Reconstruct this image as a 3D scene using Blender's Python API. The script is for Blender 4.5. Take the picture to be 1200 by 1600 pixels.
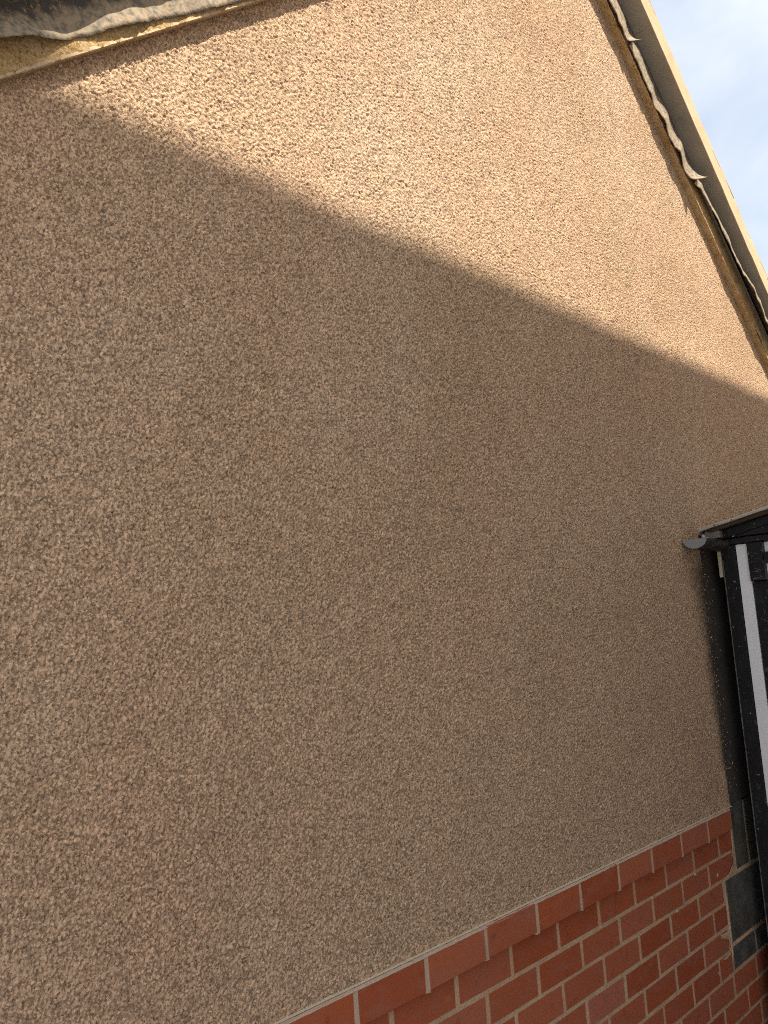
import bpy, bmesh, math, random
import numpy as np
from mathutils import Vector, Matrix

random.seed(7)
rng = np.random.default_rng(11)
C = bpy.context.scene.collection
for o in list(bpy.data.objects):
    bpy.data.objects.remove(o)

# ------------------------------------------------------------------ camera
cd = bpy.data.cameras.new('camera')
cam = bpy.data.objects.new('camera', cd)
C.objects.link(cam)
CAM_POS = Vector((-2.58635, -1.31214, 0.69593))
FWD = Vector((0.77717161, 0.61253267, 0.1442498))
RGT = Vector((0.62551461, -0.77700843, -0.07063545))
UPV = Vector((-0.06881679, -0.14512622, 0.98701704))
cam.matrix_world = Matrix(((RGT.x, UPV.x, -FWD.x, CAM_POS.x), (RGT.y, UPV.y, -FWD.y, CAM_POS.y),
                           (RGT.z, UPV.z, -FWD.z, CAM_POS.z), (0, 0, 0, 1)))
cd.sensor_fit = 'VERTICAL'
cd.sensor_height = 24.0
cd.sensor_width = 18.0
cd.lens = 24.0 * 1520 / 1600
cd.clip_start = 0.05
cd.clip_end = 2000
bpy.context.scene.camera = cam

# ------------------------------------------------------------------ sky, sun, exposure
SUN = Vector((0.209, -1.0, 1.549)).normalized()
ELEV = math.asin(SUN.z)
AZ = math.atan2(SUN.x, SUN.y)
w = bpy.data.worlds.new('World')
bpy.context.scene.world = w
w.use_nodes = True
nt = w.node_tree
for n in list(nt.nodes):
    nt.nodes.remove(n)
N, L = nt.nodes.new, nt.links.new
out = N('ShaderNodeOutputWorld'); bg = N('ShaderNodeBackground')
sky = N('ShaderNodeTexSky'); sky.sky_type = 'NISHITA'; sky.sun_disc = False
sky.sun_elevation = ELEV; sky.sun_rotation = AZ; sky.air_density = 1.0; sky.dust_density = 1.5
tc = N('ShaderNodeTexCoord')
mp = N('ShaderNodeMapping'); mp.inputs['Scale'].default_value = (1.0, 1.0, 1.9)
cl = N('ShaderNodeTexNoise'); cl.inputs['Scale'].default_value = 3.2; cl.inputs['Detail'].default_value = 7
cl.inputs['Roughness'].default_value = 0.52; cl.inputs['Distortion'].default_value = 0.35
cr = N('ShaderNodeValToRGB')
cr.color_ramp.elements[0].position = 0.36; cr.color_ramp.elements[0].color = (0.30, 0.30, 0.30, 1)
cr.color_ramp.elements[1].position = 0.66; cr.color_ramp.elements[1].color = (0.95, 0.95, 0.95, 1)
mx = N('ShaderNodeMix'); mx.data_type = 'RGBA'
mx.inputs['B'].default_value = (4.9, 5.2, 5.55, 1)
bg.inputs['Strength'].default_value = 0.12
L(tc.outputs['Generated'], mp.inputs['Vector']); L(mp.outputs['Vector'], cl.inputs['Vector'])
L(cl.outputs['Fac'], cr.inputs['Fac']); L(cr.outputs['Color'], mx.inputs['Factor'])
L(sky.outputs['Color'], mx.inputs['A']); L(mx.outputs['Result'], bg.inputs['Color'])
L(bg.outputs['Background'], out.inputs['Surface'])

sl = bpy.data.lights.new('sun', 'SUN'); sl.energy = 4.6; sl.angle = math.radians(0.40); sl.color = (1.0, 0.925, 0.785)
so = bpy.data.objects.new('sun', sl); C.objects.link(so)
so.rotation_euler = (-SUN).to_track_quat('-Z', 'Y').to_euler()
so.location = (0, -6, 9)

vs = bpy.context.scene.view_settings
vs.view_transform = 'Standard'; vs.look = 'None'; vs.gamma = 1; vs.use_curve_mapping = False
vs.exposure = 0.79
bpy.context.scene.cycles.use_denoising = False
bpy.context.scene.cycles.filter_width = 1.0
bpy.context.scene.cycles.max_bounces = 8
bpy.context.scene.cycles.diffuse_bounces = 5

# ------------------------------------------------------------------ helpers
MM = 0.001
APX, APZ, TH = 288.17, 3211.3, 0.644824       # apex of the gable where the barge timbers meet the wall, and the pitch
TK, CT, ST = math.tan(TH), math.cos(TH), math.sin(TH)
GROUND = -1300.0

def thing(name, label, cat, loc=(0, 0, 0), group=None):
    o = bpy.data.objects.new(name, None); C.objects.link(o)
    o.empty_display_size = 0.2
    o.location = [c * MM for c in loc]
    o['label'] = label; o['category'] = cat
    if group: o['group'] = group
    return o

def link(name, me, parent=None, label=None, kind=None):
    o = bpy.data.objects.new(name, me); C.objects.link(o)
    if parent is not None:
        o.parent = parent
        o.matrix_parent_inverse = PINV.get(parent.name, Matrix())
    if label: o['label'] = label
    if kind: o['kind'] = kind
    return o
PINV = {}

def origin_fix(parent):
    """children of this empty are modelled in world coordinates"""
    PINV[parent.name] = Matrix.Translation(-parent.location)

def mesh(name, verts, faces, mat, smooth=False):
    me = bpy.data.meshes.new(name)
    me.from_pydata([[c * MM for c in v] for v in verts], [], faces)
    me.materials.append(mat)
    if smooth:
        me.polygons.foreach_set('use_smooth', [True] * len(me.polygons))
    me.update()
    return me

BOXF = [(0, 3, 2, 1), (4, 5, 6, 7), (0, 1, 5, 4), (1, 2, 6, 5), (2, 3, 7, 6), (3, 0, 4, 7)]
class MB:
    def __init__(s): s.v = []; s.f = []
    def add(s, vs, fs):
        b = len(s.v); s.v += [tuple(v) for v in vs]; s.f += [tuple(i + b for i in f) for f in fs]
    def box(s, x0, x1, y0, y1, z0, z1):
        s.add([(x0, y0, z0), (x1, y0, z0), (x1, y1, z0), (x0, y1, z0), (x0, y0, z1), (x1, y0, z1), (x1, y1, z1), (x0, y1, z1)], BOXF)
    def hexa(s, pts): s.add(pts, BOXF)
    def sweep(s, rows, close=False, caps=False):
        """rows: list of equal-length point rows"""
        n = len(rows[0]); vs = [p for r in rows for p in r]; fs = []
        for i in range(len(rows) - 1):
            for j in range(n - (0 if close else 1)):
                a = i * n + j; b = i * n + (j + 1) % n
                fs.append((a, b, b + n, a + n))
        if caps:
            fs.append(tuple(range(n))[::-1]); fs.append(tuple(range((len(rows) - 1) * n, len(rows) * n)))
        s.add(vs, fs)
    def build(s, name, mat, parent=None, bevel=0, smooth=False, label=None, kind=None):
        me = mesh(name, s.v, s.f, mat, smooth)
        bm = bmesh.new(); bm.from_mesh(me)
        bmesh.ops.recalc_face_normals(bm, faces=bm.faces)
        if bevel:
            bmesh.ops.bevel(bm, geom=[e for e in bm.edges if e.calc_face_angle(0) > 0.5], offset=bevel * MM, segments=1, affect='EDGES', profile=0.5)
        bm.to_mesh(me); bm.free()
        return link(name, me, parent, label, kind)

# ------------------------------------------------------------------ materials
def mat(name, base, rough=0.85, layers=(), bumps=(), metallic=0.0, objrand=None, spec=0.3):
    """layers: (scale, lo, hi, colour, detail[, stretch]) mixed over base by noise; bumps: (scale, distance_mm, strength, detail)"""
    m = bpy.data.materials.new(name); m.use_nodes = True
    t = m.node_tree; b = t.nodes['Principled BSDF']
    N = t.nodes.new; L = t.links.new
    b.inputs['Roughness'].default_value = rough; b.inputs['Metallic'].default_value = metallic
    b.inputs['Specular IOR Level'].default_value = spec
    g = N('ShaderNodeNewGeometry')
    col = None
    rgb = N('ShaderNodeRGB'); rgb.outputs[0].default_value = (*base, 1); col = rgb.outputs[0]
    if objrand:
        oi = N('ShaderNodeObjectInfo'); rr = N('ShaderNodeValToRGB')
        els = rr.color_ramp.elements
        while len(els) < len(objrand): els.new(0.5)
        for i, (p, c) in enumerate(objrand):
            els[i].position = p; els[i].color = (*c, 1)
        L(oi.outputs['Random'], rr.inputs['Fac']); col = rr.outputs['Color']
    for ly in layers:
        sc, lo, hi, c, det = ly[:5]
        no = N('ShaderNodeTexNoise'); no.inputs['Scale'].default_value = sc; no.inputs['Detail'].default_value = det
        no.inputs['Roughness'].default_value = 0.6
        if len(ly) > 5:
            mpn = N('ShaderNodeMapping'); mpn.inputs['Scale'].default_value = ly[5]
            L(g.outputs['Position'], mpn.inputs['Vector']); L(mpn.outputs['Vector'], no.inputs['Vector'])
        else:
            L(g.outputs['Position'], no.inputs['Vector'])
        mr = N('ShaderNodeMapRange'); mr.inputs['From Min'].default_value = lo; mr.inputs['From Max'].default_value = hi
        mr.inputs['To Max'].default_value = ly[6] if len(ly) > 6 else 1.0
        L(no.outputs['Fac'], mr.inputs['Value'])
        x = N('ShaderNodeMix'); x.data_type = 'RGBA'; x.inputs['B'].default_value = (*c, 1)
        L(mr.outputs['Result'], x.inputs['Factor']); L(col, x.inputs['A']); col = x.outputs['Result']
    L(col, b.inputs['Base Color'])
    nrm = None
    for sc, dist, st, det in bumps:
        no = N('ShaderNodeTexNoise'); no.inputs['Scale'].default_value = sc; no.inputs['Detail'].default_value = det
        L(g.outputs['Position'], no.inputs['Vector'])
        bp = N('ShaderNodeBump'); bp.inputs['Distance'].default_value = dist * MM; bp.inputs['Strength'].default_value = st
        L(no.outputs['Fac'], bp.inputs['Height'])
        if nrm: L(nrm, bp.inputs['Normal'])
        nrm = bp.outputs['Normal']
    if nrm: L(nrm, b.inputs['Normal'])
    return m

M = {}
M['render'] = mat('roughcast_render', (0.547, 0.375, 0.246), 0.95, spec=0.1,
    layers=[(0.95, 0.46, 0.66, (0.565, 0.405, 0.28), 5), (1.3, 0.48, 0.70, (0.45, 0.298, 0.186), 5), (1.7, 0.45, 0.72, (0.545, 0.355, 0.232), 4), (2.6, 0.5, 0.78, (0.535, 0.37, 0.240), 4)],
    bumps=[(330, 2.6, 1.0, 2)])
def grains(m, scale, lo, hi):
    """every thrown grain has its own shade of sand"""
    t = m.node_tree; b = t.nodes['Principled BSDF']; N = t.nodes.new; L = t.links.new
    src = b.inputs['Base Color'].links[0].from_socket
    g = N('ShaderNodeNewGeometry'); v = N('ShaderNodeTexVoronoi'); v.inputs['Scale'].default_value = scale
    L(g.outputs['Position'], v.inputs['Vector'])
    sp = N('ShaderNodeSeparateColor'); L(v.outputs['Color'], sp.inputs['Color'])
    mr = N('ShaderNodeMapRange'); mr.inputs['To Min'].default_value = lo; mr.inputs['To Max'].default_value = hi
    L(sp.outputs['Red'], mr.inputs['Value'])
    x = N('ShaderNodeVectorMath'); x.operation = 'SCALE'; L(src, x.inputs[0]); L(mr.outputs['Result'], x.inputs['Scale'])
    L(x.outputs['Vector'], b.inputs['Base Color'])
grains(M['render'], 300, 0.50, 1.47)
grains(M['render'], 130, 0.86, 1.14)
def shade_tint(m):
    """contact shade of the shed and gutter, painted into the coat colour by a mask"""
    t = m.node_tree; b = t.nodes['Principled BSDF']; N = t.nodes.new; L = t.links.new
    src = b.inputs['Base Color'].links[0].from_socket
    at = N('ShaderNodeAttribute'); at.attribute_name = 'contact_shade'
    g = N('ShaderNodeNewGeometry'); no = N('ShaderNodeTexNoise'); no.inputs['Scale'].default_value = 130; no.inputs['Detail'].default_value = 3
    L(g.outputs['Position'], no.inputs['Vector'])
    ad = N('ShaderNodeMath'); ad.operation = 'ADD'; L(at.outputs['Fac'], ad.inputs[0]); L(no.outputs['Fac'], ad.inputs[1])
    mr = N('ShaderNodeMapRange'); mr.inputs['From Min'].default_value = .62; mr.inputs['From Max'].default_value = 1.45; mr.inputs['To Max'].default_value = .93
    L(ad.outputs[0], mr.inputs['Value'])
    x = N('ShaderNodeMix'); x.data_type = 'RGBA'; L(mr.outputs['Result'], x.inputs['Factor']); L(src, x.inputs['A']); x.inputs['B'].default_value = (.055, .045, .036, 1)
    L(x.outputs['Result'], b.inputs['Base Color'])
shade_tint(M['render'])
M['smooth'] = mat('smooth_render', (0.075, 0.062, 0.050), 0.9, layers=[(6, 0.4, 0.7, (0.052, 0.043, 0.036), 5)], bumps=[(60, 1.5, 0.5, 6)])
M['mortar'] = mat('mortar', (0.62, 0.405, 0.255), 0.95, layers=[(9, 0.42, 0.7, (0.46, 0.295, 0.18), 4), (220, 0.5, 0.7, (0.57, 0.42, 0.29), 3)],
    bumps=[(160, 2.5, 0.8, 5)], spec=0.1)
M['flaunch'] = mat('pale_mortar', (0.58, 0.43, 0.31), 0.95, layers=[(14, 0.45, 0.7, (0.48, 0.36, 0.26), 4)], bumps=[(140, 2, 0.7, 5)], spec=0.1)
M['brick'] = mat('red_brick', (0.28, 0.07, 0.035), 0.72, spec=0.35,
    objrand=[(0.0, (0.45, 0.110, 0.040)), (0.25, (0.37, 0.080, 0.028)), (0.5, (0.46, 0.133, 0.063)), (0.75, (0.40, 0.092, 0.034)), (1.0, (0.48, 0.165, 0.098))],
    layers=[(11, 0.48, 0.72, (0.38, 0.135, 0.085), 6, (1, 1, 2.2), 0.75), (42, 0.60, 0.78, (0.44, 0.22, 0.15), 5, (0.6, 1, 1.6), 0.6), (26, 0.58, 0.75, (0.20, 0.040, 0.017), 5, (1, 1, 1), 0.6)],
    bumps=[(45, 1.5, 0.35, 6), (260, 0.6, 0.5, 3)])
M['block'] = mat('concrete_block', (0.125, 0.118, 0.104), 0.95, spec=0.1, layers=[(14, 0.42, 0.68, (0.055, 0.050, 0.043), 6), (5, 0.5, 0.7, (0.13, 0.105, 0.078), 5), (150, 0.62, 0.72, (0.07, 0.07, 0.068), 2)], bumps=[(190, 3, 0.9, 4)])
M['timber'] = mat('golden_timber', (0.46, 0.29, 0.115), 0.85, layers=[(5, 0.42, 0.68, (0.30, 0.175, 0.06), 5, (2, 8, 8)), (24, 0.48, 0.62, (0.50, 0.35, 0.19), 6), (190, 0.50, 0.64, (0.60, 0.44, 0.27), 3), (150, 0.58, 0.66, (0.22, 0.13, 0.06), 3)],
    bumps=[(120, 4, 1.0, 4)], spec=0.15)
M['splash'] = mat('render_splash', (0.62, 0.46, 0.30), 0.95, layers=[(120, 0.5, 0.7, (0.45, 0.30, 0.16), 3)], bumps=[(160, 3, 0.9, 3)], spec=0.1)
M['felt'] = mat('roofing_felt', (0.085, 0.078, 0.070), 0.75, spec=0.25,
    layers=[(7, 0.45, 0.7, (0.12, 0.105, 0.09), 5), (60, 0.54, 0.62, (0.22, 0.15, 0.095), 4), (110, 0.60, 0.67, (0.42, 0.31, 0.20), 3)],
    bumps=[(24, 6, 0.6, 5), (150, 1.8, 0.7, 3)])
def pale_edge(m):
    """speckled paler colour, strongest at the lower edge of the flap, carried by the mesh"""
    t = m.node_tree; b = t.nodes['Principled BSDF']; N = t.nodes.new; L = t.links.new
    src = b.inputs['Base Color'].links[0].from_socket
    at = N('ShaderNodeAttribute'); at.attribute_name = 'pale_amt'
    g = N('ShaderNodeNewGeometry'); no = N('ShaderNodeTexNoise'); no.inputs['Scale'].default_value = 30; no.inputs['Detail'].default_value = 6
    L(g.outputs['Position'], no.inputs['Vector'])
    ad = N('ShaderNodeMath'); ad.operation = 'ADD'; L(at.outputs['Fac'], ad.inputs[0]); L(no.outputs['Fac'], ad.inputs[1])
    mr = N('ShaderNodeMapRange'); mr.inputs['From Min'].default_value = .85; mr.inputs['From Max'].default_value = 1.15; L(ad.outputs[0], mr.inputs['Value'])
    n2_ = N('ShaderNodeTexNoise'); n2_.inputs['Scale'].default_value = 90; n2_.inputs['Detail'].default_value = 4; L(g.outputs['Position'], n2_.inputs['Vector'])
    cr_ = N('ShaderNodeValToRGB'); e = cr_.color_ramp.elements
    e[0].position = .34; e[0].color = (.20, .165, .122, 1); e[1].position = .68; e[1].color = (.45, .32, .195, 1)
    k = e.new(.52); k.color = (.35, .283, .205, 1)
    L(n2_.outputs['Fac'], cr_.inputs['Fac'])
    x = N('ShaderNodeMix'); x.data_type = 'RGBA'; L(mr.outputs['Result'], x.inputs['Factor']); L(src, x.inputs['A']); L(cr_.outputs['Color'], x.inputs['B'])
    L(x.outputs['Result'], b.inputs['Base Color'])
pale_edge(M['felt'])
def set_pale(o, vals):
    a_ = o.data.attributes.new('pale_amt', 'FLOAT', 'POINT'); a_.data.foreach_set('value', vals)
M['cement'] = mat('undercloak_cement', (0.37, 0.315, 0.25), 0.92, layers=[(10, 0.4, 0.7, (0.30, 0.255, 0.205), 5), (190, 0.64, 0.70, (0.10, 0.09, 0.08), 2)], bumps=[(120, 1.2, 0.5, 4)], spec=0.15)
M['verge'] = mat('verge_mortar', (0.62, 0.46, 0.30), 0.92, layers=[(7, 0.42, 0.7, (0.56, 0.385, 0.24), 5), (60, 0.6, 0.75, (0.66, 0.55, 0.42), 4)], bumps=[(70, 4, 0.5, 5)], spec=0.15)
M['tile'] = mat('roof_tile', (0.56, 0.36, 0.23), 0.85, objrand=[(0, (0.54, 0.33, 0.20)), (0.5, (0.58, 0.39, 0.25)), (1, (0.62, 0.45, 0.30))], layers=[(30, 0.5, 0.75, (0.5, 0.36, 0.24), 5)], bumps=[(120, 2, 0.5, 4)])
M['black'] = mat('black_paint', (0.006, 0.0065, 0.0085), 0.48, spec=0.35,
    layers=[(17, 0.5, 0.72, (0.017, 0.018, 0.021), 6, (1, 1, 0.5)), (40, 0.60, 0.74, (0.09, 0.09, 0.092), 6), (80, 0.700, 0.725, (0.42, 0.42, 0.40), 2)],
    bumps=[(20, 2, 0.5, 6), (200, 0.7, 0.5, 3)])
M['worn'] = mat('worn_arris', (0.16, 0.15, 0.14), 0.8, layers=[(35, 0.45, 0.62, (0.05, 0.05, 0.05), 4)])
M['white'] = mat('white_board', (0.89, 0.89, 0.89), 0.3, spec=0.6, layers=[(5, 0.5, 0.8, (0.82, 0.81, 0.80), 4), (70, 0.735, 0.76, (0.2, 0.2, 0.2), 2)])
M['cream'] = mat('cream_batten', (0.50, 0.44, 0.32), 0.8, layers=[(40, 0.5, 0.7, (0.38, 0.33, 0.24), 4)])
M['sheet'] = mat('weathered_sheet', (0.46, 0.42, 0.345), 0.9, layers=[(22, 0.42, 0.65, (0.50, 0.46, 0.38), 5), (55, 0.56, 0.68, (0.16, 0.13, 0.09), 4)], bumps=[(70, 3, 0.8, 5)])
M['brownboard'] = mat('brown_board', (0.085, 0.055, 0.035), 0.85, layers=[(20, 0.45, 0.7, (0.05, 0.034, 0.024), 4)], bumps=[(90, 2, 0.6, 4)])
M['greywood'] = mat('grey_end_grain', (0.26, 0.225, 0.20), 0.9, layers=[(60, 0.45, 0.68, (0.19, 0.165, 0.15), 5)], bumps=[(160, 2, 0.7, 4)])
M['foam'] = mat('pale_foam', (0.66, 0.55, 0.47), 0.9, bumps=[(120, 3, 0.6, 3)])
M['stop'] = mat('grey_plastic', (0.26, 0.275, 0.27), 0.55, layers=[(14, 0.45, 0.7, (0.21, 0.225, 0.22), 5), (90, 0.6, 0.72, (0.32, 0.29, 0.25), 3)], spec=0.4)
M['gutter'] = mat('dark_plastic', (0.030, 0.023, 0.023), 0.5, layers=[(30, 0.5, 0.7, (0.055, 0.045, 0.042), 4)])
M['bead'] = mat('cream_bead', (0.72, 0.62, 0.44), 0.6)
M['ground'] = mat('concrete_ground', (0.46, 0.425, 0.38), 0.95, layers=[(2, 0.4, 0.7, (0.40, 0.37, 0.33), 6), (90, 0.55, 0.7, (0.40, 0.37, 0.33), 3)], bumps=[(60, 4, 0.6, 6)])
M['nwall'] = mat('cream_render', (0.55, 0.48, 0.40), 0.95, layers=[(3, 0.4, 0.7, (0.50, 0.44, 0.36), 5)], bumps=[(90, 3, 0.6, 4)])
M['ntile'] = mat('brown_tile', (0.19, 0.10, 0.07), 0.9, layers=[(8, 0.4, 0.7, (0.14, 0.08, 0.06), 5)])
M['glass'] = mat('window_glass', (0.03, 0.035, 0.04), 0.05, spec=0.8)

# ------------------------------------------------------------------ setting
g = MB(); g.add([(-300e3, -300e3, GROUND), (300e3, -300e3, GROUND), (300e3, 300e3, GROUND), (-300e3, 300e3, GROUND)], [(0, 1, 2, 3)])
o = g.build('ground', M['ground']); o['kind'] = 'structure'

# ------------------------------------------------------------------ the gable house
house = thing('house', 'house gable end with tan roughcast render above red brick courses', 'house', (APX, 0, GROUND))
origin_fix(house)

# --- roughcast coat: a real relief of lumps and pits on a fine grid
HX0, HX1, HZ0, HZ1, HS = -2170., 2740., 70., 3290., 1.25
nx, nz = int((HX1 - HX0) / HS), int((HZ1 - HZ0) / HS)
KZ = np.fft.fftfreq(nz)[:, None].astype(np.float32) / HS; KX = np.fft.rfftfreq(nx)[None, :].astype(np.float32) / HS
KK = np.sqrt(KZ ** 2 + KX ** 2)
def filt(a_, resp):
    return np.fft.irfft2(np.fft.rfft2(a_) * resp, s=(nz, nx)).astype(np.float32)
def band(lam, width, seed):
    h_ = filt(np.random.default_rng(seed).standard_normal((nz, nx)).astype(np.float32), np.exp(-((KK * lam - 1) / width) ** 2))
    return h_ / h_.std()
n3 = band(38., .6, 3); n4 = band(600., .8, 4)
# thrown grains: overlapping round lumps with creases between them
ng = int((HX1 - HX0) * (HZ1 - HZ0) / 11.)
gx = rng.uniform(0, nx, ng); gz = rng.uniform(0, nz, ng)
gr = np.clip(rng.lognormal(math.log(2.35), .34, ng), 1.5, 6.0)
gc = rng.normal(0, .85, ng) + .2 * n3[np.minimum(gz.astype(int), nz - 1), np.minimum(gx.astype(int), nx - 1)] - .35 * gr
gh = gr * rng.uniform(.8, 1.4, ng)
h = np.full(nz * nx, -2.6, np.float32)
KR = 4
gi = np.round(gx).astype(int); gj = np.round(gz).astype(int)
for dj in range(-KR, KR + 1):
    for di in range(-KR, KR + 1):
        ii = gi + di; jj = gj + dj
        q = 1 - (((ii - gx) ** 2 + (jj - gz) ** 2) * HS * HS) / gr ** 2
        ok = (q > 0) & (ii >= 0) & (ii < nx) & (jj >= 0) & (jj < nz)
        np.maximum.at(h, jj[ok] * nx + ii[ok], (gc[ok] + gh[ok] * np.sqrt(q[ok])).astype(np.float32))
h = h.reshape(nz, nx)
h = filt(h, np.exp(-(KK * 1.5) ** 2))
h -= filt(h, np.exp(-(KK * 13.0) ** 2))       # level out clusters of grains
h = .95 * h + .12 * n3 + .8 * n4
# small deep holes, here and there
pit = band(12., .5, 5) + .6 * n3
h -= 9.0 * np.clip(pit - 2.75, 0, 0.9)

def sample(X, Z):
    u = np.clip((X - HX0) / HS, 0, nx - 2); v = np.clip((Z - HZ0) / HS, 0, nz - 2)
    i = u.astype(int); j = v.astype(int); fu = (u - i); fv = (v - j)
    return (h[j, i] * (1 - fu) * (1 - fv) + h[j, i + 1] * fu * (1 - fv) + h[j + 1, i] * (1 - fu) * fv + h[j + 1, i + 1] * fu * fv)

EDGEX = 932.0            # below the shed roof the coat stops here
SHEDTOP = 1066.0
xs = [-2150.]
while xs[-1] < 2720:
    x = xs[-1]
    d = math.hypot(x + 2586, 1312)
    st = max(1.8, min(3.3, d / 800.))
    if x < EDGEX < x + st: xs.append(EDGEX)
    else: xs.append(x + st)
xs = np.array(xs); zs = np.arange(78.4, 3240., 2.2)
Xg, Zg = np.meshgrid(xs, zs)
H = sample(Xg, Zg)
# the coat thins out raggedly at its lower right edge and just above the bead
fade = np.clip((EDGEX - 6 + 3.2 * sample(np.full_like(Xg, 900.), Zg) - Xg) / 26., 0, 1)
low = (Zg < SHEDTOP) & (Xg <= EDGEX + 1)
Hf = np.where(low, (H + 2) * fade - 2, H)
foot = np.clip((Zg - 78.4) / 12., 0.3, 1); Hf = Hf * foot
Yg = -4.0 - Hf
rake = APZ - TK * np.abs(Xg - APX)
cx = .5 * (Xg[:-1, :-1] + Xg[1:, 1:]); cz = .5 * (Zg[:-1, :-1] + Zg[1:, 1:])
keep = (cz < APZ - TK * np.abs(cx - APX) + 70) & ~((cx > EDGEX) & (cz < SHEDTOP - 20))
idx = np.arange(Xg.size).reshape(Xg.shape)
# fine cells where the photograph looks (with a margin), four times coarser beyond
dx_, dy_, dz_ = Xg * MM - CAM_POS.x, -CAM_POS.y, Zg * MM - CAM_POS.z
wv_ = np.maximum(dx_ * FWD.x + dy_ * FWD.y + dz_ * FWD.z, 1e-3)
u_ = 600 + 1520 * (dx_ * RGT.x + dy_ * RGT.y + dz_ * RGT.z) / wv_
v_ = 800 - 1520 * (dx_ * UPV.x + dy_ * UPV.y + dz_ * UPV.z) / wv_
inside = ((u_ > -110) & (u_ < 1310) & (v_ > -110) & (v_ < 1710))[:-1, :-1]
B = 4
rz_, rx_ = (keep.shape[0] // B) * B, (keep.shape[1] // B) * B
blk_in = inside[:rz_, :rx_].reshape(rz_ // B, B, rx_ // B, B).any((1, 3))
blk_keep = keep[:rz_, :rx_].reshape(rz_ // B, B, rx_ // B, B)
coarse = ~blk_in & blk_keep.all((1, 3))
cm = np.zeros_like(keep); cm[:rz_, :rx_] = np.repeat(np.repeat(coarse, B, 0), B, 1)
fine = keep & ~cm
quads = np.stack([idx[:-1, :-1], idx[:-1, 1:], idx[1:, 1:], idx[1:, :-1]], -1)[fine]
bj, bi = np.nonzero(coarse); bj = bj * B; bi = bi * B
quads = np.concatenate([quads, np.stack([idx[bj, bi], idx[bj, bi + B], idx[bj + B, bi + B], idx[bj + B, bi]], -1)])
print('coat quads', len(quads))
used = np.zeros(Xg.size, bool); used[quads.ravel()] = True
remap = np.cumsum(used) - 1
co = np.stack([Xg.ravel(), Yg.ravel(), Zg.ravel()], 1)[used] * MM
quads = remap[quads]
me = bpy.data.meshes.new('render_coat')
me.vertices.add(len(co)); me.vertices.foreach_set('co', co.astype(np.float32).ravel())
me.loops.add(quads.size); me.loops.foreach_set('vertex_index', quads.astype(np.int32).ravel())
me.polygons.add(len(quads)); me.polygons.foreach_set('loop_start', np.arange(0, quads.size, 4, dtype=np.int32))
me.polygons.foreach_set('use_smooth', np.ones(len(quads), bool))
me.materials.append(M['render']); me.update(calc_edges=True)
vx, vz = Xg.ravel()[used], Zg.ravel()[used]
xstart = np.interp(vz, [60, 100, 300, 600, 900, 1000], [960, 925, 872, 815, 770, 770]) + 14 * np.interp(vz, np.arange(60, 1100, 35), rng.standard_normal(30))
contact_shade = np.clip((vx - xstart) / np.maximum(940 - xstart, 20), 0, 1) * np.clip((1000 - vz) / 90., 0, 1)  # mask for the painted contact shade under the gutter and beside the post
ta = me.attributes.new('contact_shade', 'FLOAT', 'POINT'); ta.data.foreach_set('value', contact_shade.astype(np.float32))
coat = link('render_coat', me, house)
del h, H, Hf, Yg, n3, n4, pit, KK

# remaining ends of the gable, out of frame, and the body of the house
HW = 3300.                     # half width of the gable
EZ = APZ - TK * HW
b = MB()
b.hexa([(APX - HW, -3, 88), (-2150, -3, 88), (-2150, 200, 88), (APX - HW, 200, 88),
        (APX - HW, -3, EZ), (-2150, -3, APZ + TK * (-2150 - APX)), (-2150, 200, APZ + TK * (-2150 - APX)), (APX - HW, 200, EZ)])
b.build('render_coat', M['render'], house)
b = MB()
b.hexa([(2718, -3, 1046), (APX + HW, -3, EZ - 1), (APX + HW, 200, EZ - 1), (2718, 200, 1046),
        (2718, -3, APZ - TK * (2718 - APX)), (APX + HW, -3, EZ), (APX + HW, 200, EZ), (2718, 200, APZ - TK * (2718 - APX))])
b.build('render_coat', M['render'], house)
b = MB()
prof = [(APX - HW + 20, GROUND), (APX + HW - 20, GROUND), (APX + HW - 20, EZ), (APX, APZ), (APX - HW + 20, EZ)]
b.sweep([[(x, 12, z) for x, z in prof], [(x, 8000, z) for x, z in prof]], close=True, caps=True)
b.build('inner_wall', M['nwall'], house)
# smooth strip beside and behind the shed
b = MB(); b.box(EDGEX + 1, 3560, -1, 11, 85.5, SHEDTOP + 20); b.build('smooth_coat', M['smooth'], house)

b = MB()
for i in range(170):
    x = EDGEX + 2 + min(120, random.expovariate(1 / 24.)); z = random.uniform(95, 1000); r_ = random.uniform(1.6, 4.2)
    ring = [(x + r_ * math.cos(a), -.6, z + r_ * random.uniform(.7, 1.2) * math.sin(a)) for a in np.linspace(0, 2 * math.pi, 7)[:-1]]
    b.add(ring + [(x + random.uniform(-.6, .6), -r_ * .8, z)], [(k, (k + 1) % 6, 6) for k in range(6)])
b.build('render_spatter', M['render'], house, kind='stuff')

# --- brickwork
JO = 10.0
def proj(x, y, z):
    d = Vector((x * MM, y * MM, z * MM)) - CAM_POS
    wv = d.dot(FWD)
    if wv < .05: return None
    return 600 + 1520 * d.dot(RGT) / wv, 800 - 1520 * d.dot(UPV) / wv
def seen(x, y, z, m=130):
    p = proj(x, y, z)
    return p is not None and -m < p[0] < 1200 + m and -m < p[1] < 1600 + m

plinth = MB()
plinth.box(APX - HW, APX + HW, 1.0, 30, GROUND, 76)
plinth = plinth.build('brick_plinth', M['mortar'], house)

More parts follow.
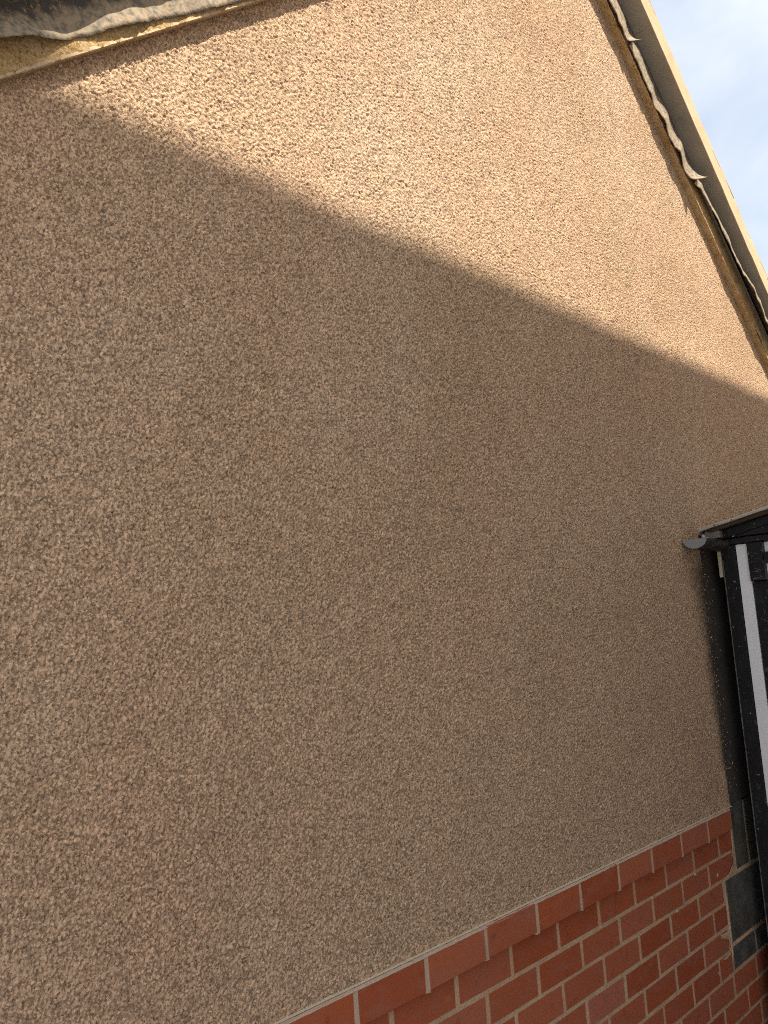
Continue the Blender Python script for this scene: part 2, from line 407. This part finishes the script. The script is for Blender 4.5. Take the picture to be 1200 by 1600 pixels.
def brick_mesh(w, h_, d, k, mt, front):
    """chamfered front, slightly out of true"""
    r = random.Random(k); j = lambda a: r.uniform(-a, a)
    c = 1.3
    v = []
    for (x, z) in ((0, 0), (w, 0), (w, h_), (0, h_)):
        v.append((x, d, z))
    for (x, z) in ((0, 0), (w, 0), (w, h_), (0, h_)):
        v.append((x + j(.8), c + .5, z + j(.8)))
    for (x, z) in ((c, c), (w - c, c), (w - c, h_ - c), (c, h_ - c)):
        v.append((x + j(1.3), j(.35), z + j(1.3)))
    # a midpoint on each long front edge keeps the arris from being dead straight
    f = [(4, 5, 1, 0), (5, 6, 2, 1), (6, 7, 3, 2), (7, 4, 0, 3), (8, 9, 5, 4), (9, 10, 6, 5), (10, 11, 7, 6), (11, 8, 4, 7), (8, 11, 10, 9)]
    f = [tuple(reversed(q)) for q in f]
    me_ = mesh('brick', v, f, mt)
    bm = bmesh.new(); bm.from_mesh(me_); bmesh.ops.recalc_face_normals(bm, faces=bm.faces); bm.to_mesh(me_); bm.free()
    return me_

STD = [brick_mesh(211, 65, 60, k, M['brick'], 0) for k in range(6)]
TOP = [brick_mesh(211, 67.5, 80, 20 + k, M['brick'], 0) for k in range(5)]
far = MB(); nb = 0
def put_brick(x0, x1, z0, y, meshes, hgt):
    global nb
    cut = abs((x1 - x0) - 211) > 3
    if x1 - x0 < 25: return
    vis = any(seen(x, 0, z) for x in (x0, x1) for z in (z0, z0 + hgt))
    if not vis or nb >= 295:
        far.box(x0, x1, y, y + 50, z0, z0 + hgt); return
    nb += 1
    me_ = brick_mesh(x1 - x0, hgt, 60, int(x0 * 7 + z0) % 9999, M['brick'], 0) if cut else random.choice(meshes)
    o_ = link('brick', me_, plinth)
    o_.location = ((x0 + random.uniform(-1, 1)) * MM, (y + random.uniform(-.5, .5)) * MM, (z0 + random.uniform(-.8, .8)) * MM)
    o_.rotation_euler = (random.uniform(-.006, .006), random.uniform(-.006, .006), random.uniform(-.0025, .0025))

def course(z0, off, xa, xb, y=0, meshes=STD, hgt=65):
    n = math.floor((xa - off) / 225) - 1
    while True:
        x0 = n * 225 + off + 7; x1 = x0 + 211; n += 1
        if x0 > xb: break
        x0, x1 = max(x0, xa), min(x1, xb)
        put_brick(x0, x1, z0, y, meshes, hgt)

LX, RX = APX - HW + 10, APX + HW - 10
course(7, -10, LX, 886, -18, TOP, 67.5)                      # projecting top course
for r in range(1, 18):
    zt = -75. * (r - 1) - 65
    off = 0 if r % 2 == 0 else 112.5
    off += random.uniform(-5, 5) if r > 6 else 0
    if r <= 2:
        course(zt, off, LX, 915); course(zt, off, 1560, RX)
    elif r <= 6:
        course(zt, off, LX, 793); course(zt, off, 1560, RX)
    else:
        course(zt, off, LX, RX)
if far.v:
    far.build('brick', M['brick'], plinth, kind='stuff')

# underside shadow gap course: top course bedding and the joints of the projecting course
b = MB()
n = math.floor((LX + 10) / 225)
while n * 225 - 10 < 880:
    x = n * 225 - 10
    b.hexa([(x - 8, -17, 5 + random.uniform(-3, 1)), (x + 8, -17, 4 + random.uniform(-3, 1)), (x + 8, 4, 5), (x - 8, 4, 5), (x - 8, -17, 74), (x + 8, -17, 74), (x + 8, 4, 74), (x - 8, 4, 74)]); n += 1
o = b.build('joint', M['flaunch'], plinth, kind='stuff')
# sloping mortar on top of the projecting course, irregular
rows = []
x = LX
while x < 894:
    e = random.uniform(-1.2, 1.2)
    rows.append([(x, -18.6 + e * .6, 73.4 + e * .5), (x, -17 + e * .5, 75.2 + e * .6), (x, -11.5, 77 + .4 * e), (x, 3, 77.2), (x, 3, 71), (x, -17, 71)])
    x += 16
b = MB(); b.sweep(rows, close=True, caps=True); b.build('mortar_fillet', M['flaunch'], house)
# bead under the coat, with broken glints
b = MB(); b.box(LX, 931, -11.5, -2, 78.2, 79.3); b.build('render_bead', M['bead'], house)
b = MB()
x = -1500.
while x < 500:
    ln = random.uniform(6, 34)
    b.box(x, x + ln, -12.2 - random.uniform(0, 1.2), -6, 79, 79.2 + random.uniform(.7, 2.6))
    x += ln + random.uniform(20, 130)
b.build('bead_nib', M['bead'], house, kind='stuff')

# concrete blocks let in beside the shed
def block(x0, x1, z0, z1, y, k):
    b_ = MB(); b_.box(x0, x1, y, y + 60, z0, z1)
    o_ = b_.build('concrete_block', M['block'], plinth, bevel=2.5)
block(934, 1062, -139, 84, .2, 0); block(1074, 1500, -139, 80, .5, 1)
block(812, 1245, -352, -152, -1.5, 2); block(1257, 1550, -352, -152, 0, 3)
block(806, 1028, -438, -366, -1, 4); block(1040, 1262, -438, -366, .5, 5); block(1275, 1550, -438, -366, 0, 6)
def smear(pts, y, th, k):
    """a lumpy smear of mortar"""
    r = random.Random(k); n_ = len(pts)
    cxm = sum(p[0] for p in pts) / n_; czm = sum(p[1] for p in pts) / n_
    v = [(cxm, y - th, czm)] + [(cxm + .6 * (a - cxm), y - th * r.uniform(.5, 1), czm + .6 * (c - czm)) for a, c in pts] + [(a, y + 3, c) for a, c in pts]
    f = []
    for i in range(n_):
        i2 = (i + 1) % n_
        f += [(0, 1 + i, 1 + i2), (1 + i, 1 + n_ + i, 1 + n_ + i2, 1 + i2)]
    b_ = MB(); b_.add(v, f); o_ = b_.build('mortar_smear', M['mortar'], plinth, smooth=True)
smear([(700, -292), (735, -302), (792, -306), (812, -300), (812, -352), (800, -372), (790, -345), (770, -330), (740, -322), (705, -312)], 1, 5, 1)
smear([(914, 10), (936, 12), (938, -130), (930, -150), (880, -154), (810, -158), (812, -149), (906, -141), (916, -120)], 1, 4, 2)
smear([(795, -160), (812, -154), (816, -250), (813, -352), (808, -445), (796, -445), (794, -300)], 1, 4, 3)
smear([(812, -356), (860, -352), (940, -358), (1030, -354), (1032, -366), (900, -366), (840, -368)], 0, 4, 4)
smear([(690, -380), (792, -372), (800, -384), (740, -388)], 1, 3, 5)
smear([(640, -395), (668, -402), (690, -428), (676, -430), (660, -410)], 0, 1.5, 6)
for (x, z, s) in ((560, -75, 5), (474, 2, 4), (745, -118, 7), (225, -72, 4), (390, -148, 4), (-110, -70, 4)):
    smear([(x + s * math.cos(a), z + 1.4 * s * math.sin(a)) for a in (0, 1.1, 2.1, 3.2, 4.3, 5.3)], -1, 3.5, int(x))

# --- roof
def R(s, x, y, n):            # s=+1 right slope, -1 left slope; n = distance out from the timber's wall line, square to the slope
    return (x, y, APZ - TK * abs(x - APX) + n / CT)
def S(s, t, y, n):            # t = distance down the slope from the apex
    return (APX + s * (t * CT + n * ST), y, APZ - t * ST + n * CT)
SL = HW / CT + 180            # slope length
def SX(s, x, y, n):           # as S, with t chosen so that the foot at n=0 is at x
    t = (abs(x - APX)) / CT
    return S(s, t, y, n)

roof = MB()
for s in (1, -1):
    roof.hexa([S(s, -140, 20, 60), S(s, SL, 20, 60), S(s, SL, 8100, 60), S(s, -140, 8100, 60), S(s, -140, 20, 128), S(s, SL, 20, 128), S(s, SL, 8100, 128), S(s, -140, 8100, 128)])
roof = roof.build('roof', M['brownboard'], house)
def rp(o_):
    return o_

noise_tab = rng.standard_normal(4000)
def wob(t, seed, step):
    u = t / step + seed * 37.3
    i = int(math.floor(u)); f = u - i; f = f * f * (3 - 2 * f)
    return noise_tab[i % 4000] * (1 - f) + noise_tab[(i + 1) % 4000] * f

def interp(tab, x):
    if x <= tab[0][0]: return tab[0][1]
    for (a, va), (c, vc) in zip(tab, tab[1:]):
        if x <= c:
            f = (x - a) / (c - a); f = f * f * (3 - 2 * f) if len(tab) < 0 else f
            return va + f * (vc - va)
    return tab[-1][1]

for s in (1, -1):
    # barge timber against the wall
    rows = []
    t = -60
    while t <= SL + 1:
        e = wob(t, 3 + s, 60) * .7; e2 = wob(t, 8 + s, 90) * .7
        rows.append([S(s, t, 8, 0), S(s, t, -30.5 + e, .0 + e2), S(s, t, -32 + e, 1.6 + e2), S(s, t, -32 + e * .4, 40), S(s, t, -32, 92), S(s, t, 8, 92)])
        t += 45
    b = MB(); b.sweep(rows, close=True, caps=True)
    rp(b.build('barge_timber', M['timber'], roof))
    # splashed render caught along the timber's lower arris
    b = MB()
    t = 0
    while t < SL:
        ln = random.uniform(25, 120)
        x_here = APX + s * t * CT
        if not (s > 0 and x_here > 1640 and random.random() < .8):
            k0 = int(ln // 9) + 1
            rws = []
            for i in range(k0 + 1):
                tt = t + ln * i / k0; a = random.uniform(.8, 3.0) * (0.3 if i in (0, k0) else 1)
                rws.append([S(s, tt, -31.5, -.6 * a), S(s, tt, -32.2 - a * .8, .5), S(s, tt, -32.2 - a * .5, 1.5 + 1.7 * a), S(s, tt, -31, 1.5 + 1.7 * a)])
            b.sweep(rws, close=True, caps=True)
        t += ln + random.uniform(0, 25)
    rp(b.build('render_splash', M['splash'], roof, kind='stuff'))

    # felt flap hanging over the timber, in lengths that have torn apart
    if s < 0:
        bot = [(-2600, 40), (-1930, 52), (-1842, 48), (-1775, 38), (-1725, 28), (-1706, 24), (-1690, 23), (-1600, 20), (-1560, 19), (-1456, 12), (-1400, 10), (-1330, 6), (-1000, 6), (200, 6)]
        gap = [(-2600, 20), (-1930, 32), (-1842, 34), (-1775, 30), (-1735, 14), (-1712, 3), (-1690, 2), (-1650, 4), (-1612, 12), (-1575, 13), (-1535, 5), (-1490, 3), (-1430, 2), (-1392, 9), (-1345, 3), (-1000, 6), (200, 6)]
        pieces = [(270, APX - HW)]
    else:
        bot = [(330, 9), (560, 0), (640, -4), (705, 6), (720, 12), (760, 2), (860, -6), (930, -2), (1000, -8), (1060, -2), (1120, -8), (1180, 0), (1222, 10), (1262, 34), (1300, 44), (1400, 50), (1520, 44), (1600, 40), (1640, 46), (1715, 56), (1800, 46), (1890, 40), (1990, 70), (2100, 60), (2300, 30), (3600, 10)]
        gap = [(330, 6), (560, 8), (640, 12), (700, 8), (770, 9), (830, 6), (880, 14), (930, 5), (985, 14), (1040, 5), (1090, 14), (1140, 5), (1190, 8), (1222, 10), (1262, 22), (1400, 29), (1520, 31), (1600, 40), (1640, 40), (1715, 47), (1800, 46), (1890, 44), (1990, 30), (2300, 12), (3600, 8)]
        pieces = [(300, 722), (716, 1226), (1220, 1985), (1995, APX + HW)]
    FS = (0, .08, .18, .3, .45, .6, .8, 1.0)
    PALE = [max(0., 1 - f / (.75 if s < 0 else .9)) ** .8 for f in FS]
    for (xa, xe) in pieces:
        rows = []
        x = xa
        step = 6 if s > 0 else -6
        while (x - xe) * step <= 0:
            nb_ = interp(bot, x) - (6 if s > 0 and x < 1230 else 0) + wob(x, 1, 23) * (1.1 if s < 0 else 2.6) + wob(x, 41, 8) * (.9 if s < 0 else 1.8); gp = max(1.5, interp(gap, x) + wob(x, 5, 31) * (1.0 if s < 0 else 1.5)) + (0 if s < 0 or x > 1230 else 4 + 4.5 * wob(x, 61, 66))
            curl = 0.
            if s > 0 and xe < 1300:
                curl = max(0, 1 - abs(xe - x) / 34.) ** 2
            row = []
            for f in FS:
                nn = nb_ + (121 - nb_) * f + curl * 26 * (1 - f) ** 3
                yy = -32.8 - gp * ((1 - f) ** 1.2 if s < 0 else 1 - f ** 2.2) - (.6 + abs(wob(x + f * 60, 11, 34))) * (1 - f) * 1.2 - 6 * math.sin(f * math.pi) * (0.5 + .5 * wob(x, 33, 70)) * .5 - curl * 46 * (1 - f) ** 2
                row.append(SX(s, x, yy, nn))
            rows.append(row)
            x += step
        b = MB(); b.sweep(rows)
        o = rp(b.build('roofing_felt', M['felt'], roof, smooth=True))
        set_pale(o, [dv for _ in rows for dv in PALE])
        sd = o.modifiers.new('thickness', 'SOLIDIFY'); sd.thickness = 1.6 * MM; sd.offset = 0
    if s > 0:      # a torn strip left hanging under the lowest length
        rows = []
        for i in range(14):
            x = 1850 + i * 9; f = i / 13; wd = 30 * (1 - f) ** .7 + 2
            rows.append([SX(s, x, -34 - 3 * math.sin(f * 5), 3 + 6 * f), SX(s, x + 3, -37 - 4 * math.sin(f * 4 + 1), 3 + 6 * f + .5 * wd), SX(s, x + 5, -35, 3 + 6 * f + wd)])
        b = MB(); b.sweep(rows); o = rp(b.build('felt_scrap', M['felt'], roof, smooth=True)); set_pale(o, [1.] * len(o.data.vertices))
        sd = o.modifiers.new('thickness', 'SOLIDIFY'); sd.thickness = 1.6 * MM; sd.offset = 0
    VY, VN = (-100, 142) if s > 0 else (-108, 116)
    # undercloak boards
    t = -70 + (0 if s > 0 else 300)
    first = True
    j0 = (758 - 0 - APX) / CT - 5
    ts = [j0 - 1200 + 1172 * i for i in range(6)]
    for i in range(5):
        a, c = max(ts[i], -100), min(ts[i + 1] - 3, SL)
        if c - a < 50: continue
        b = MB(); y0 = VY + 1.6 + random.uniform(-.4, .4)
        b.hexa([S(s, a, y0, VN), S(s, c, y0, VN), S(s, c, 15, VN), S(s, a, 15, VN), S(s, a, y0, VN + 6), S(s, c, y0, VN + 6), S(s, c, 15, VN + 6), S(s, a, 15, VN + 6)])
        rp(b.build('undercloak_board', M['cement'], roof))
    # bedding mortar on the verge face
    rows = []
    t = -110
    while t <= SL:
        e = wob(t, 14 + s, 55); e2 = wob(t, 17 + s, 120)
        lump = max(0, math.sin((t % 172) / 172 * math.pi)) * 5 + 1.6 * e2
        rows.append([S(s, t, VY + .8, VN + .4), S(s, t, VY - 1.5 + .5 * e, VN + .9), S(s, t, VY + .8 * e2, VN + 50), S(s, t, VY + 1.5 + .7 * e, VN + 96 + lump), S(s, t, VY + 9, VN + 103 + lump), S(s, t, 10, VN + 96), S(s, t, 10, VN + 6.4)])
        t += 21.5
    b = MB(); b.sweep(rows, close=True, caps=True); rp(b.build('verge_mortar', M['verge'], roof))

# roof tiles: small flat tiles, every nose riding on the tile below
tm = MB()
tm.hexa([(0, 0, 17), (265, 0, 2), (265, 200, 2), (0, 200, 17), (0, 0, 30), (265, 0, 15), (265, 200, 15), (0, 200, 30)])
tile_me = mesh('roof_tile', tm.v, tm.f, M['tile'])
bm = bmesh.new(); bm.from_mesh(tile_me); bmesh.ops.recalc_face_normals(bm, faces=bm.faces)
bmesh.ops.bevel(bm, geom=list(bm.edges), offset=.0035, segments=1, affect='EDGES'); bm.to_mesh(tile_me); bm.free()
GA = 172.
for s in (1, -1):
    VY, VN = (-100, 142) if s > 0 else (-108, 116)
    field = MB()
    up = Vector((-s * CT, 0, ST)); nn = Vector((s * ST, 0, CT)); yy = Vector((0, 1, 0))
    t = SL + 40
    k = 0
    while t > -60:
        for col in range(40):
            edge = col == 0
            p = Vector(S(s, t + (random.uniform(-5, 5) if edge else 0), VY + 2 + col * 203 + (random.uniform(-3, 4) if edge else (k % 2) * 0), VN + 78 + (random.uniform(-2, 3) if edge else 0)))
            mw = Matrix(((up.x, yy.x, nn.x, p.x * MM), (up.y, yy.y, nn.y, p.y * MM), (up.z, yy.z, nn.z, p.z * MM), (0, 0, 0, 1)))
            if col < 2:
                o = link('roof_tile', tile_me, roof)
                o.matrix_basis = mw
            else:
                field.add([((mw @ (Vector(v) * MM)) / MM) for v in tm.v], tm.f)
        t -= GA
        k += 1
    rp(field.build('roof_tile', M['tile'], roof, kind='stuff'))
# ridge tiles
for i in range(18):
    b = MB(); rws = []
    for y in (-112 + i * 450, -112 + i * 450 + 446):
        rws.append([(APX + r_ * math.cos(a), y, APZ + 200 + r_ * math.sin(a)) for r_ in (120,) for a in np.linspace(-.25, math.pi + .25, 9)])
    b.sweep(rws); o = rp(b.build('ridge_tile', M['tile'], roof))
    sd = o.modifiers.new('thickness', 'SOLIDIFY'); sd.thickness = .014

# ------------------------------------------------------------------ black shed with a low sheet roof
shed = thing('shed', 'black painted shed with white boards standing beside the tan wall', 'shed', (1900, -600, GROUND))
origin_fix(shed)
def sb(name, args, m, bevel=1.5, label=None):
    b_ = MB(); b_.box(*args); return b_.build(name, M[m], shed, bevel=bevel, label=label)
RP = .195
rz = lambda y: 1057 + RP * (-y)          # underside of the sheet
sb('corner_post', (1000, 1052, -107, -57, GROUND, 1002), 'black', 2.5)
b = MB()
for i in range(40):
    z0 = -1290 + i * 56; e = random.uniform(.6, 2.2)
    b.box(998.6, 1003, -59 - e * .6, -56.2 + random.uniform(-.4, .5), z0, z0 + 55.8)
b.build('worn_edge', M['worn'], shed)
sb('white_board', (1006, 1030, -151, -108.5, GROUND + 40, 1001), 'white', 1)
sb('stile', (990, 1030, -206, -152.5, 862, 1001), 'black', 2)
for i in range(21):
    sb('door_board', (1010 + (i % 2), 1032, -152.5 - 96 * (i + 1) + 2, -153.5 - 96 * i, GROUND + 30, 861 if i == 0 else 840), 'black', 1.5)
sb('door_frame', (1012, 1030, -2200, -207, 838, 852), 'black', 1.5)
sb('middle_rail', (992, 1028, -2200, -207, 922, 963), 'black', 2)
sb('white_panel', (1024, 1032, -440, -200, 852, 1000), 'white', 0)
sb('upper_board', (1012, 1034, -2240, -442, 852, 1001), 'black', 1)
sb('header', (994, 1040, -2250, -58, 1003, 1026), 'black', 2)
b = MB()
b.hexa([(984, -2250, 1028), (1030, -2250, 1028), (1030, -78, 1028), (984, -78, 1028), (984, -2250, rz(-2250) - 14), (1030, -2250, rz(-2250) - 14), (1030, -78, rz(-78) - 14), (984, -78, rz(-78) - 14)])
b.build('gable_board', M['black'], shed, bevel=2)
b = MB()
b.hexa([(976, -2250, rz(-2250) - 46), (990, -2250, rz(-2250) - 46), (990, -92, rz(-92) - 46), (976, -92, rz(-92) - 46), (976, -2250, rz(-2250) - 15), (990, -2250, rz(-2250) - 15), (990, -92, rz(-92) - 15), (976, -92, rz(-92) - 15)])
b.build('barge_strip', M['black'], shed, bevel=1.5)
b = MB()
b.hexa([(950, -2400, rz(-2400) - 12), (3000, -2400, rz(-2400) - 12), (3000, -40, rz(-40) - 12), (950, -40, rz(-40) - 12), (950, -2400, rz(-2400) - 1), (3000, -2400, rz(-2400) - 1), (3000, -40, rz(-40) - 1), (950, -40, rz(-40) - 1)])
b.build('roof_board', M['brownboard'], shed)
rows = []
for i in range(60):
    y = -2 - i * 2410 / 59
    e = wob(y, 21, 35); e2 = wob(y, 27, 60)
    x0 = 936 + 2.2 * e
    rows.append([(x0, y, rz(y) + 1 + .6 * e2), (x0 - 1, y, rz(y) + 7 + e2), (x0 + 4, y, rz(y) + 12 + e2), (3010, y, rz(y) + 12), (3010, y, rz(y))])
b = MB(); b.sweep(rows, close=True, caps=True); b.build('roof_sheet', M['sheet'], shed)
sb('wall_plate', (957, 2950, -72, -17, 1030, 1060 - 2), 'greywood', 2)
sb('batten', (996, 1012, -53, -41, 888, 996), 'cream', 1)
sb('side_board', (1052, 2950, -80, -58, GROUND, 1028), 'black')
sb('end_wall', (2950, 2975, -2250, -58, GROUND, 1028), 'black')
sb('front_wall', (1040, 2950, -2265, -2240, GROUND, 1460), 'black')
for (x, y, z, r) in ((952, -14, 1042, 8), (946, -30, 1029, 9), (950, -8, 1030, 7), (955, -44, 1024, 7)):
    bm = bmesh.new(); bmesh.ops.create_icosphere(bm, subdivisions=2, radius=r * MM)
    for v in bm.verts: v.co *= random.uniform(.8, 1.15)
    me = bpy.data.meshes.new('foam_lump'); bm.to_mesh(me); bm.free(); me.materials.append(M['foam'])
    me.polygons.foreach_set('use_smooth', [True] * len(me.polygons))
    o = link('foam_lump', me, shed); o.location = (x * MM, y * MM, z * MM)
b = MB()
for (ya, yb, z) in ((-201, -176, 900), (-192, -162, 893), (-186, -170, 905), (-203, -160, 868), (-198, -168, 873), (-196, -182, 940), (-176, -158, 930), (-190, -178, 960)):
    n_ = 5
    for i in range(n_):
        y_a = ya + (yb - ya) * i / n_; e = random.uniform(-1.2, 1.2)
        b.box(989.3, 990.4, y_a, y_a + (yb - ya) / n_ * random.uniform(.5, .95), z + e, z + e + random.uniform(.8, 2.6))
b.build('paint_scuff', M['worn'], shed, kind='stuff')
# gutter along the wall under the low edge of the roof
def half(x, r, yc, zc, n=14, k=.78):
    return [(x, yc + r * math.cos(a), zc - r * k * math.sin(a)) for a in np.linspace(0, math.pi, n)]
YC, ZC = -52, 1018
b = MB(); b.sweep([half(x, 42, YC, ZC) for x in (760, 860, 960, 1100, 2990)])
gut = b.build('gutter', M['gutter'], shed, smooth=True)
sd = gut.modifiers.new('thickness', 'SOLIDIFY'); sd.thickness = 2.2 * MM
b = MB(); pr = half(757, 43.5, YC, ZC)
b.sweep([pr, half(761, 43.5, YC, ZC)], close=True, caps=True)
o = b.build('stop_end', M['stop'], gut, bevel=.8)
b = MB(); b.sweep([half(966, 46, YC, ZC), half(996, 46, YC, ZC)], close=True, caps=True)
o = b.build('bracket', M['gutter'], gut)

# ------------------------------------------------------------------ the neighbouring house whose eave shades the lower wall
NY, NZ = -3500., 7106. - 0
neigh = thing('neighbouring_house', 'two storey neighbouring house whose eave throws the slanting shadow on the tan wall', 'house', (0, NY - 350, GROUND))
neigh.rotation_euler = (0, 0, math.radians(0.85))
def nbx(name, args, m, parent=None):
    b_ = MB(); b_.box(args[0], args[1], args[2] - (NY - 350), args[3] - (NY - 350), args[4] - GROUND, args[5] - GROUND)
    return b_.build(name, M[m], parent or neigh)
nbx('wall', (-2500, 5600, NY - 7000, NY - 350, GROUND, NZ - 130), 'nwall')
e = MB()
y0, y1, ym = 350, -7000 + 0, -3350
for (ya, yb) in ((y0 - 0, ym), (y1, ym)):
    hh = (abs(ym - ya)) * .62
    za = NZ - GROUND - 40
    e.hexa([(-2650, ya, za - 30), (5750, ya, za - 30), (5750, yb, za - 30 + hh), (-2650, yb, za - 30 + hh), (-2650, ya, za + 40), (5750, ya, za + 40), (5750, yb, za + 40 + hh), (-2650, yb, za + 40 + hh)])
e.build('roof', M['ntile'], neigh)
nbx('fascia', (-2640, 5740, NY - 20, NY - 2, NZ - 230, NZ - 75), 'white')
nbx('soffit', (-2640, 5740, NY - 345, NY - 22, NZ - 130, NZ - 118), 'white')
for zb in (200, 2900 + 600):
    for xb in (-1500, 3400):
        f = nbx('window', (xb, xb + 1200, NY - 360, NY - 335, zb, zb + 1050), 'white')
        nbx('pane', (xb + 60, xb + 570, NY - 336, NY - 331, zb + 60, zb + 990), 'glass', f)
        nbx('pane', (xb + 630, xb + 1140, NY - 336, NY - 331, zb + 60, zb + 990), 'glass', f)
